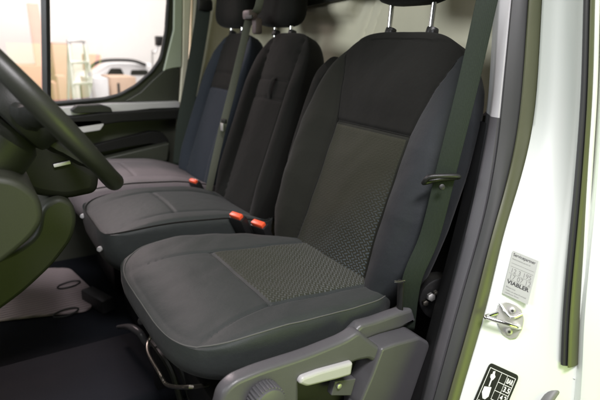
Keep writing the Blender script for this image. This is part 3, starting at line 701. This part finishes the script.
# plastic clip round the webbing
c = at(441, 181, 'y', -.32); ex = RT; ez = np.array([.1, 0, 1.]); 
P = [c-ex*.034-ez*.002, c-ex*.028+ez*.008-fw*.008, c-fw*.010+ez*.010, c+ex*.030+ez*.010-fw*.006, c+ex*.033+ez*.008+fw*.006, c+fw*.012+ez*.004, c-ex*.030-ez*.003+fw*.008]
tube('guide_loop', spline(P, 40, True), .0052, M['black_plastic'], sb_, closed=True, k=10)
p = at(442, 187, 'y', -.33); cyl('stop_button', p, -fw, .006, .005, M['black_plastic'], sb_, .001, 16)
# lower anchor: stalk with steel rivet
p0, p1 = at(401, 281, 'y', -.30), at(399, 330, 'y', -.30)
tube('anchor_stalk', [p0, (p0+p1)/2, p1], .009, M['black_plastic'], sb_, k=10, flat=.6)
p = at(400, 282, 'y', -.312); tube('rivet', [p-RT*.012+UP*.001, p, p+RT*.011+UP*.002], .0022, M['chrome'], sb_, k=8)
# reel at the foot of the pillar
p = at(432, 300, 'y', -.27); rl = thing('belt_reel', 'black belt reel with shiny bolt low behind the driver seat', 'belt reel', tuple(p))
cyl('housing', p+np.array([.03, .01, 0]), (-.5, -1, .1), .055, .05, M['black_plastic'], rl, .006)
for du, dv, rr in ((0, 0, .012), (-6, 6, .009), (5, -4, .008)):
    q = at(431+du, 297+dv, 'y', -.285); cyl('bolt', q, (-.5, -1, .25), rr*.85, .014, M['wire'] if du else M['zinc'], rl, .003, 6)
p0 = at(432, 328, 'y', -.30); p1 = at(414, 404, 'y', -.30); tag(tube('loose_cable', spline([p0, at(425, 355, 'y', -.30), p1], 16), .0016, M['silver_plastic'], k=6), 'thin pale cable hanging down between driver seat and pillar', 'cable')

# middle belt: from the pocket between the headrests straight down to the middle seat
p0 = at(263, -20, 'x', .14); P = [p0, at(258, 8, 'x', .13), at(249, 20, 'x', .12), at(243, 45, 'x', .105), at(232, 90, 'x', .06), at(222, 130, 'x', .015), at(213, 170, 'x', -.02), at(207, 200, 'x', -.03)]
mb = thing('middle_seat_belt', 'light grey green seat belt hanging between the two passenger backrests', 'seat belt', tuple(P[-1]), 'seat belts in the cab')
ribbon('webbing', P, .027, RT, M['belt_grey'], mb, n=70)
p = at(224, 121, 'x', .005); e1 = np.array([math.cos(1.9), 0, math.sin(1.9)]); 
bm = bmesh.new(); box_into(bm, Vector(p), (.010, .034, .016), .003); bm_obj('tongue_grip', bm, M['dash_plastic'], mb)
p = at(222, 127, 'x', .0); bm = bmesh.new(); box_into(bm, Vector(p), (.004, .022, .028), .001); bm_obj('tongue', bm, M['zinc'], mb)
p = at(250, 15, 'x', .12); bm = bmesh.new(); box_into(bm, Vector(p), (.04, .055, .034), .010); box_into(bm, Vector(at(257, 26, 'x', .13)), (.03, .032, .055), .008); bm_obj('belt_outlet', bm, M['outlet'], mb)
p = at(249, 17, 'x', .094); bm = bmesh.new(); box_into(bm, Vector(p), (.006, .05, .012), .002); bm_obj('slot', bm, M['ink'], mb)
# far belt on the passenger pillar
P = [at(205, -60, 'y', 1.27), at(204, 0, 'y', 1.27), at(199, 40, 'y', 1.26), at(190, 90, 'y', 1.25), at(183, 130, 'y', 1.24), at(180, 165, 'y', 1.23)]
fb = thing('outer_seat_belt', 'dark seat belt hanging on the far passenger pillar', 'seat belt', tuple(P[-1]), 'seat belts in the cab')
ribbon('webbing', P, .066, RT, M['belt'], fb)
bm = bmesh.new(); box_into(bm, Vector(at(205, 5, 'y', 1.255)), (.07, .03, .05), .012); bm_obj('guide', bm, M['black_plastic'], fb)

def buckle(name, u, v, y, lab, tilt=.35, yaw=0., scale=1.):
    p = at(u, v, 'y', y); r = thing(name, lab, 'belt buckle', tuple(p-np.array([0, 0, .06])), 'seat belt buckles')
    R_ = Matrix.Rotation(yaw, 3, 'Z') @ Matrix.Rotation(tilt, 3, 'Y')
    ax = np.array(R_ @ Vector((0, 0, 1)))
    b = box('housing', Vector(p-ax*.036*scale), (.022*scale, .046*scale, .07*scale), M['black_plastic'], r, .006, R_)
    box('release_button', Vector(p+ax*.0015*scale-np.array(R_ @ Vector((.002, 0, 0)))), (.014*scale, .036*scale, .012*scale), M['red'], b, .003, R_)
    box('slot', Vector(p+ax*.0005*scale+np.array(R_ @ Vector((.008, 0, 0)))), (.003, .030*scale, .006), M['zinc'], b, .001, R_)
    ribbon('stalk', [p-ax*.065*scale, p-ax*.09*scale+np.array([.01, 0, -.01]), p-ax*.13*scale+np.array([.03, 0, -.03])], .036, R_ @ Vector((0, 1, 0)), M['belt'], r, .004, 14)
    return r
buckle('belt_buckle', 237, 216, .350, 'belt buckle with orange red button, the one nearer the middle seat strap', -.45, .3, 1.3)
buckle('belt_buckle', 259, 224, .300, 'belt buckle with orange red button, the one against the driver backrest', -.45, .3, 1.35)
buckle('belt_buckle', 194, 181, .805, 'small red topped belt buckle beside the outer passenger cushion', -.5, .3, 1.1)

# ------------------------------------------------------------------ steering wheel, column, dashboard
SW = np.array([-.667, 0, .458]); TL = math.radians(37.5); dw = np.array([-math.sin(TL), 0, math.cos(TL)]); nw = np.array([math.cos(TL), 0, math.sin(TL)])
whl = thing('steering_wheel', 'black leather steering wheel seen edge-on in front of the driver seat', 'steering wheel', tuple(SW))
ph = np.linspace(0, 2*math.pi, 120, endpoint=False); R_w = .192
tube('rim', [SW+R_w*(dw*math.cos(a)+np.array([0, 1, 0])*math.sin(a)) for a in ph], [.0165+.0015*math.cos(4*a) for a in ph], M['gloss_black'], whl, closed=True, k=18)
bm = bmesh.new()
for a in (math.pi/2, -math.pi/2, math.pi):
    dd = dw*math.cos(a)+np.array([0, 1, 0])*math.sin(a)
    tube_into(bm, spline([SW-nw*.035+dd*.05, SW-nw*.02+dd*.11, SW+dd*.180], 12), [.028]*4+[.022]*4+[.016]*4, k=10, flat=.55, updir=nw)
bm_obj('spoke', bm, M['dash_plastic'], whl)
cyl('hub', SW-nw*.03, nw, .075, .05, M['dash_plastic'], whl, .015, 40)
colm = thing('steering_column', 'dark steering column shroud with a stalk behind the steering wheel', 'steering column', tuple(SW-nw*.3))
bm = bmesh.new(); tube_into(bm, spline([SW-nw*.055-dw*.01, SW-nw*.12-dw*.02, SW-nw*.24-dw*.03, SW-nw*.42-dw*.03], 20), np.interp(np.arange(20), [0, 2, 8, 19], [.050, .070, .078, .085]), k=24, flat=.85, updir=dw); bm_obj('shroud', bm, M['dash_plastic'], colm)
p0 = SW-nw*.085+np.array([0, .06, .0]); tube('indicator_stalk', spline([p0, p0+np.array([0, .09, -.0]), p0+np.array([0.01, .16, -.005])], 12), [.009]*6+[.011]*6, M['black_plastic'], colm, k=10)
db = thing('dashboard', 'dark moulded dashboard with rounded lower panels in front of the seats', 'dashboard', (-1.1, .4, FZ))
# top pad and face right across the cab
prof = [(-1.45, .26), (-1.2, .30), (-1.02, .30), (-.96, .27), (-.95, .20), (-1.0, .10), (-1.02, .0), (-1.05, -.15), (-1.2, -.30), (-1.45, -.36)]
me_ = plate_mesh(fillet(prof, .03, 5), (), 1.80, .01); me_.transform(Matrix(((1, 0, 0, 0), (0, 0, 1, .48), (0, 1, 0, 0), (0, 0, 0, 1)))); me_.flip_normals()
for p in me_.polygons: p.use_smooth = True
me_.set_sharp_from_angle(angle=math.radians(40)); link_mesh('main_panel', me_, M['dash_plastic'], db)
def lump(name, pts, y, thick, m, parent, r=.02, bev=.02):
    return plate_y(name, fillet([(at(u, v, 'y', y)[0], at(u, v, 'y', y)[2]) for u, v in pts], r, 6), y, thick, m, parent, bev)
lump('console_side', [(36, 196), (52, 186), (66, 192), (70, 208), (66, 226), (48, 250), (20, 276), (-30, 312), (-90, 330), (-90, 250), (-20, 250), (14, 236), (32, 222)], .30, .20, M['console'], db, .03, .010)
lump('knee_panel', [(-60, 150), (10, 160), (30, 176), (34, 196), (24, 212), (0, 232), (-50, 262), (-120, 262), (-120, 150)], .02, .30, M['console'], db, .03, .010)
lump('switch_panel', [(-60, 90), (20, 120), (70, 150), (92, 164), (90, 184), (60, 190), (30, 186), (-20, 160), (-60, 150)], .32, .20, M['door_dark'], db, .02, .02)
p = at(62, 164, 'y', .215); bm = bmesh.new(); box_into(bm, Vector(p), (.036, .006, .008), .002, Matrix.Rotation(-.15, 3, 'Y')); bm_obj('switch', bm, M['silver_plastic'], db)

# passenger footwell: ribbed mat with two loops, grey step block, dark tunnel edge
mz = FZ+.012
cs = [at(-60, 268, 'z', mz), at(70, 268, 'z', mz), at(100, 296, 'z', mz), at(88, 310, 'z', mz), at(-60, 326, 'z', mz)]
fm = thing('floor_mat', 'ribbed floor mat coloured with pink light in the passenger footwell', 'floor mat', tuple(cs[1]))
me_ = plate_mesh(fillet([(q[0], q[1]) for q in cs], .03, 6), (), .012, .004); me_.transform(Matrix.Translation((0, 0, mz-.004)))
for p in me_.polygons: p.use_smooth = True
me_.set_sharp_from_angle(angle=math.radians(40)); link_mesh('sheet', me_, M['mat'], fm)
for u, v in ((69, 285), (66, 313)):
    c = at(u, v, 'z', mz+.006)
    tube('eyelet', [c+np.array([.042*math.cos(a)+.012*math.sin(a), .026*math.sin(a), .002]) for a in np.linspace(0, 2*math.pi, 36, endpoint=False)], .003, M['rubber'], fm, closed=True, k=8)
c = at(97, 292, 'z', FZ+.06); tag(box('footwell_block', (c[0], c[1], FZ+.0275), (.05, .15, .055), M['trim_dark'], None, .008, Matrix.Rotation(.35, 3, 'Z')), 'small dark grey block standing at the end of the ribbed floor mat', 'block')
tn = box('tunnel_step', (-.75, .35, FZ+.03), (.95, .36, .06), M['carpet'], None, .028, seg=5); tag(tn, 'dark carpeted floor step in front of the driver seat', 'floor step')
for i, (u, v) in enumerate(((83, 216), (100, 249))):
    p = at(u, v, 'x', -.50); o = cyl('frame_bolt', p, (-.6, -.7, .1), .008, .014, M['silver_plastic'], None, .003, 16); tag(o, ('upper' if i == 0 else 'lower')+' pale round bolt cap on the front of the middle seat base', 'bolt cap', 'pale bolt caps')

# ------------------------------------------------------------------ passenger door and far pillar
YD = 1.36
pd = thing('passenger_door', 'dark green grey passenger door with a window, across the cab', 'door', (-.4, YD, -.4))
def pz(pts, y=YD): return [(at(u, v, 'y', y)[0], at(u, v, 'y', y)[2]) for u, v in pts]
win = pz([(-240, -140), (150, -140), (168, -40), (169, 0), (167, 30), (162, 58), (152, 72), (136, 86), (120, 95), (104, 99), (47, 104), (-240, 118)])
outer = pz([(-300, -190), (182, -190), (184, 0), (181, 60), (178, 130), (176, 240), (120, 262), (-300, 280)])
plate_y('shell', outer, YD+.03, .03, M['door_panel'], pd, .004, [fillet(win, [.02, .02, .02, .02, .02, .03, .03, .02, .02, .02, .005, .02], 5)])
# black rubber run round the glass
P = np.array([(x, YD+.008, z) for x, z in fillet(win, [.02]*12, 5)]); tube('window_seal', P, .008, M['rubber'], pd, closed=True, k=8)
plate_y('window_glass', fillet(win, .02, 4), YD+.035, .004, M['glass'], pd, .0)
p0, p1 = pz([(44, -140), (47.5, 104)])
bm = bmesh.new(); tube_into(bm, [(p0[0], YD+.02, p0[1]), ((p0[0]+p1[0])/2, YD+.02, (p0[1]+p1[1])/2), (p1[0], YD+.02, p1[1])], .017, k=4, flat=1); bm_obj('window_divider', bm, M['black_plastic'], pd, smooth=False)
def dplate(name, pts, y, th_, m, r=.01, b=.004, par=None, lab=None): return plate_y(name, fillet(pz(pts, y), r, 5), y, th_, m, par or pd, b, label=lab)
dplate('corner_trim', [(124, 101), (140, 92), (152, 80), (162, 71), (172, 68), (179, 68), (178, 103), (150, 104)], YD+.002, .02, M['door_panel'], .008)
dplate('sill_trim', [(-200, 122), (48, 108), (110, 103), (150, 102), (178, 101), (178, 107), (150, 108), (110, 112), (52, 116), (-200, 132)], YD-.03, .05, M['silver_plastic'], .004, .003, lab='pale shiny strip along the window sill')
dplate('grab_handle', [(70, 110), (76, 105), (100, 104), (110, 107), (112, 112), (74, 113)], YD-.065, .035, M['black_plastic'], .006, .004)
dplate('armrest', [(-200, 135), (50, 118), (100, 112), (178, 108), (178, 118), (120, 121), (60, 130), (-200, 150)], YD-.05, .07, M['door_dark'], .006, .006)
hp = dplate('handle_cup', [(72, 121), (100, 120), (104, 124), (100, 130), (80, 133), (75, 128)], YD-.08, .01, M['silver_plastic'], .006, .002)
dplate('upper_pocket', [(60, 146), (92, 145), (120, 138), (150, 131), (162, 132), (168, 140), (166, 146), (150, 143), (130, 146), (100, 152), (60, 156)], YD-.01, .03, M['door_dark'], .008, .003)
dplate('map_pocket', [(-100, 172), (60, 164), (100, 158), (168, 142), (166, 160), (130, 168), (108, 172), (60, 180), (-100, 192)], YD-.04, .05, M['door_panel'], .008, .006)
dplate('painted_frame', [(174, -190), (180.5, -190), (182, 0), (181, 67), (172, 68), (163, 71), (168, 50), (173, 30), (173.5, 0)], YD, .02, M['frame'], .004, .004)
# far pillar: pale green-white trims
fp = thing('far_pillar', 'pale trimmed pillar behind the passenger door with the far seat belt', 'pillar', tuple(at(185, 250, 'y', 1.34)))
dplate('edge_trim', [(183, -190), (191, -190), (190, 0), (187, 60), (184, 110), (178, 240), (172, 240), (177, 110), (181, 60)], 1.37, .04, M['beige'], .004, .006, fp)
dplate('inner_trim', [(192, -190), (222, -190), (215, 0), (205, 60), (196, 100), (190, 130), (186, 130), (189, 60), (191, 0)], 1.38, .05, M['beige'], .006, .01, fp)
dplate('lower_cover', [(184, 100), (215, 92), (214, 280), (176, 280), (178, 160)], 1.33, .03, M['door_dark'], .006, .006, fp)

dplate('side_panel', [(200, -190), (330, -190), (330, 250), (200, 250)], 1.42, .03, M['beige'], .004, .004, fp)

# ------------------------------------------------------------------ workshop things beyond the window
def ground_box(name, u0, v0, u1, y, depth, m, lab, cat, group=None, z1=-1.02):
    a, b = at(u0, v0, 'y', y), at(u1, v0, 'y', y); zt_ = max(a[2], b[2])
    o = box(name, ((a[0]+b[0])/2, y+depth/2, (zt_+z1)/2), (abs(b[0]-a[0]), depth, zt_-z1), m, None, .006); return tag(o, lab, cat, group) if lab else o
ground_box('cupboard', 52, 43, 71, 6.6, .5, M['wood'], 'tall tan wooden cupboard standing behind the step ladder', 'cupboard')
ground_box('workbench', 14, 66, 41, 6.4, .6, M['card'], 'pinkish tan workbench to the left of the window divider', 'workbench')
# leaning board
a, b = at(37, 4, 'y', 6.9), at(40, 64, 'y', 6.3); tk = tag(box('leaning_board', Vector((a+np.array([b[0], b[1], -1.0]))/2), (.14, .03, float(np.linalg.norm(a-np.array([b[0], b[1], -1.0])))), M['wood'], None, .004, Matrix.Rotation(-math.atan2(a[1]-b[1], a[2]+1.0), 3, 'X')), 'narrow pale plank leaning against the wall beside the window divider', 'plank')
M['card2'] = plain('brown_cardboard', (.58, .43, .33), .8, var=.08)
bx_ = ground_box('packing_box', 110, 77, 136, 5.6, .5, M['card2'], 'tan cardboard box on the right with a dark slot in its side', 'box', 'boxes on the hall floor')
q0, q1 = at(117, 83, 'y', 5.6), at(120.5, 100, 'y', 5.6); box('side_slot', Vector(((q0[0]+q1[0])/2, 5.597, (q0[2]+q1[2])/2)), (q1[0]-q0[0], .012, q0[2]-q1[2]), M['ink'], bx_, .002)
ground_box('packing_box', 88, 78, 108, 5.5, .5, M['white_plastic'], 'pale bluish white box next to the step ladder', 'box', 'boxes on the hall floor')
ground_box('packing_box', 53, 83, 70, 5.9, .4, M['card'], 'low tan box at the foot of the wooden cupboard', 'box', 'boxes on the hall floor')
ground_box('packing_box', 87, 55, 101, 6.9, .4, M['card'], 'upright tan box against the wall right of the step ladder', 'box', 'boxes on the hall floor')
ground_box('tool_case', 57, 76, 66, 5.85, .25, M['wood'], 'small brown case standing before the wooden cupboard', 'case')
ground_box('waste_bin', 79, 84, 84, 6.4, .2, M['ink_grey'], 'narrow dark bin glimpsed behind the step ladder', 'bin')
# step ladder
A = [at(70, 40, 'y', 5.4), at(86, 40, 'y', 5.4)]; lx0, lx1, lz = A[0][0], A[1][0], A[0][2]
ld = thing('step_ladder', 'pale aluminium step ladder standing open beyond the window', 'ladder', ((lx0+lx1)/2, 5.4, -1.02))
nst = 7
for x, dx in ((lx0, -.06), (lx1, .06)):
    bm = bmesh.new(); tube_into(bm, [(x, 5.5, lz), (x+dx/2, 5.3, (lz-1.02)/2), (x+dx, 5.1, -1.02)], .022, k=6); bm_obj('rail', bm, M['alu'], ld)
    bm = bmesh.new(); tube_into(bm, [(x, 5.5, lz), (x+dx/2, 5.75, (lz-1.02)/2), (x+dx, 6.0, -1.02)], .018, k=6); bm_obj('rear_leg', bm, M['alu'], ld)
for i in range(nst):
    f = i/(nst-.3); z = lz+(-1.02-lz)*f; y = 5.5-.4*f
    box('step', ((lx0+lx1)/2, y, z-.01), (lx1-lx0+.12*f, .09, .03), M['alu'], ld, .004)
# parked pale van in the hall
a = at(92, 66, 'y', 6.6); b = at(140, 66, 'y', 6.6); zc = at(110, 63, 'y', 6.6)[2]
cr = thing('parked_car', 'pale parked car with dark windows behind the boxes', 'car', ((a[0]+b[0])/2+.3, 6.6, -1.02))
x0, x1 = a[0]-.30, b[0]+.6; zb = at(110, 74, 'y', 6.6)[2]
body = [(x0, -.75), (x0-.02, zb-.1), (x0+.2, zb), (x0+.32, zb+.02), (x0+.5, zc), (x1-.5, zc+.02), (x1-.1, zb), (x1+.1, zb-.1), (x1+.1, -.75)]
plate_y('body', fillet(body, .06, 5), 6.85, .9, M['white_plastic'], cr, .05)
plate_y('side_window', fillet([(x0+.44, zb+.0), (x0+.50, zc-.06), (x0+.64, zc-.06), (x0+.68, zb+.0)], .02, 4), 6.40, .02, M['gloss_black'], cr, .004)
plate_y('side_window', fillet([(x0+.76, zb+.0), (x0+.78, zc-.08), (x0+1.0, zc-.08), (x0+1.04, zb+.0)], .02, 4), 6.40, .02, M['gloss_black'], cr, .004)
for x in (x0+.35, x1-.3):
    wl = cyl('wheel', (x, 6.45, -.76), (0, 1, 0), .27, .2, M['rubber'], cr, .03); cyl('rim', (x, 6.34, -.76), (0, 1, 0), .17, .02, M['alu'], wl, .004)
P = [at(u, v, 'y', 6.36) for u, v in ((90, 68), (96, 63), (106, 60.5), (120, 60), (134, 61), (146, 65))]
tube('roof_trim', spline(P, 24), .022, M['rubber'], cr, k=8)
# wall lamp
p = at(159, 41, 'y', 5.0); wl = thing('bracket_lamp', 'small dark lamp on a thin bent arm before the white workshop wall', 'lamp', (p[0], 5.0, -1.02))
box('lamp_head', Vector(p), (.08, .08, .11), M['black_plastic'], wl, .01)
q = at(155, 53, 'y', 5.0); tube('arm', spline([p+np.array([0, 0, -.04]), q, q+np.array([-.03, .02, -.1]), (q[0]-.03, 5.02, -1.02)], 20), .010, M['alu'], wl, k=8)
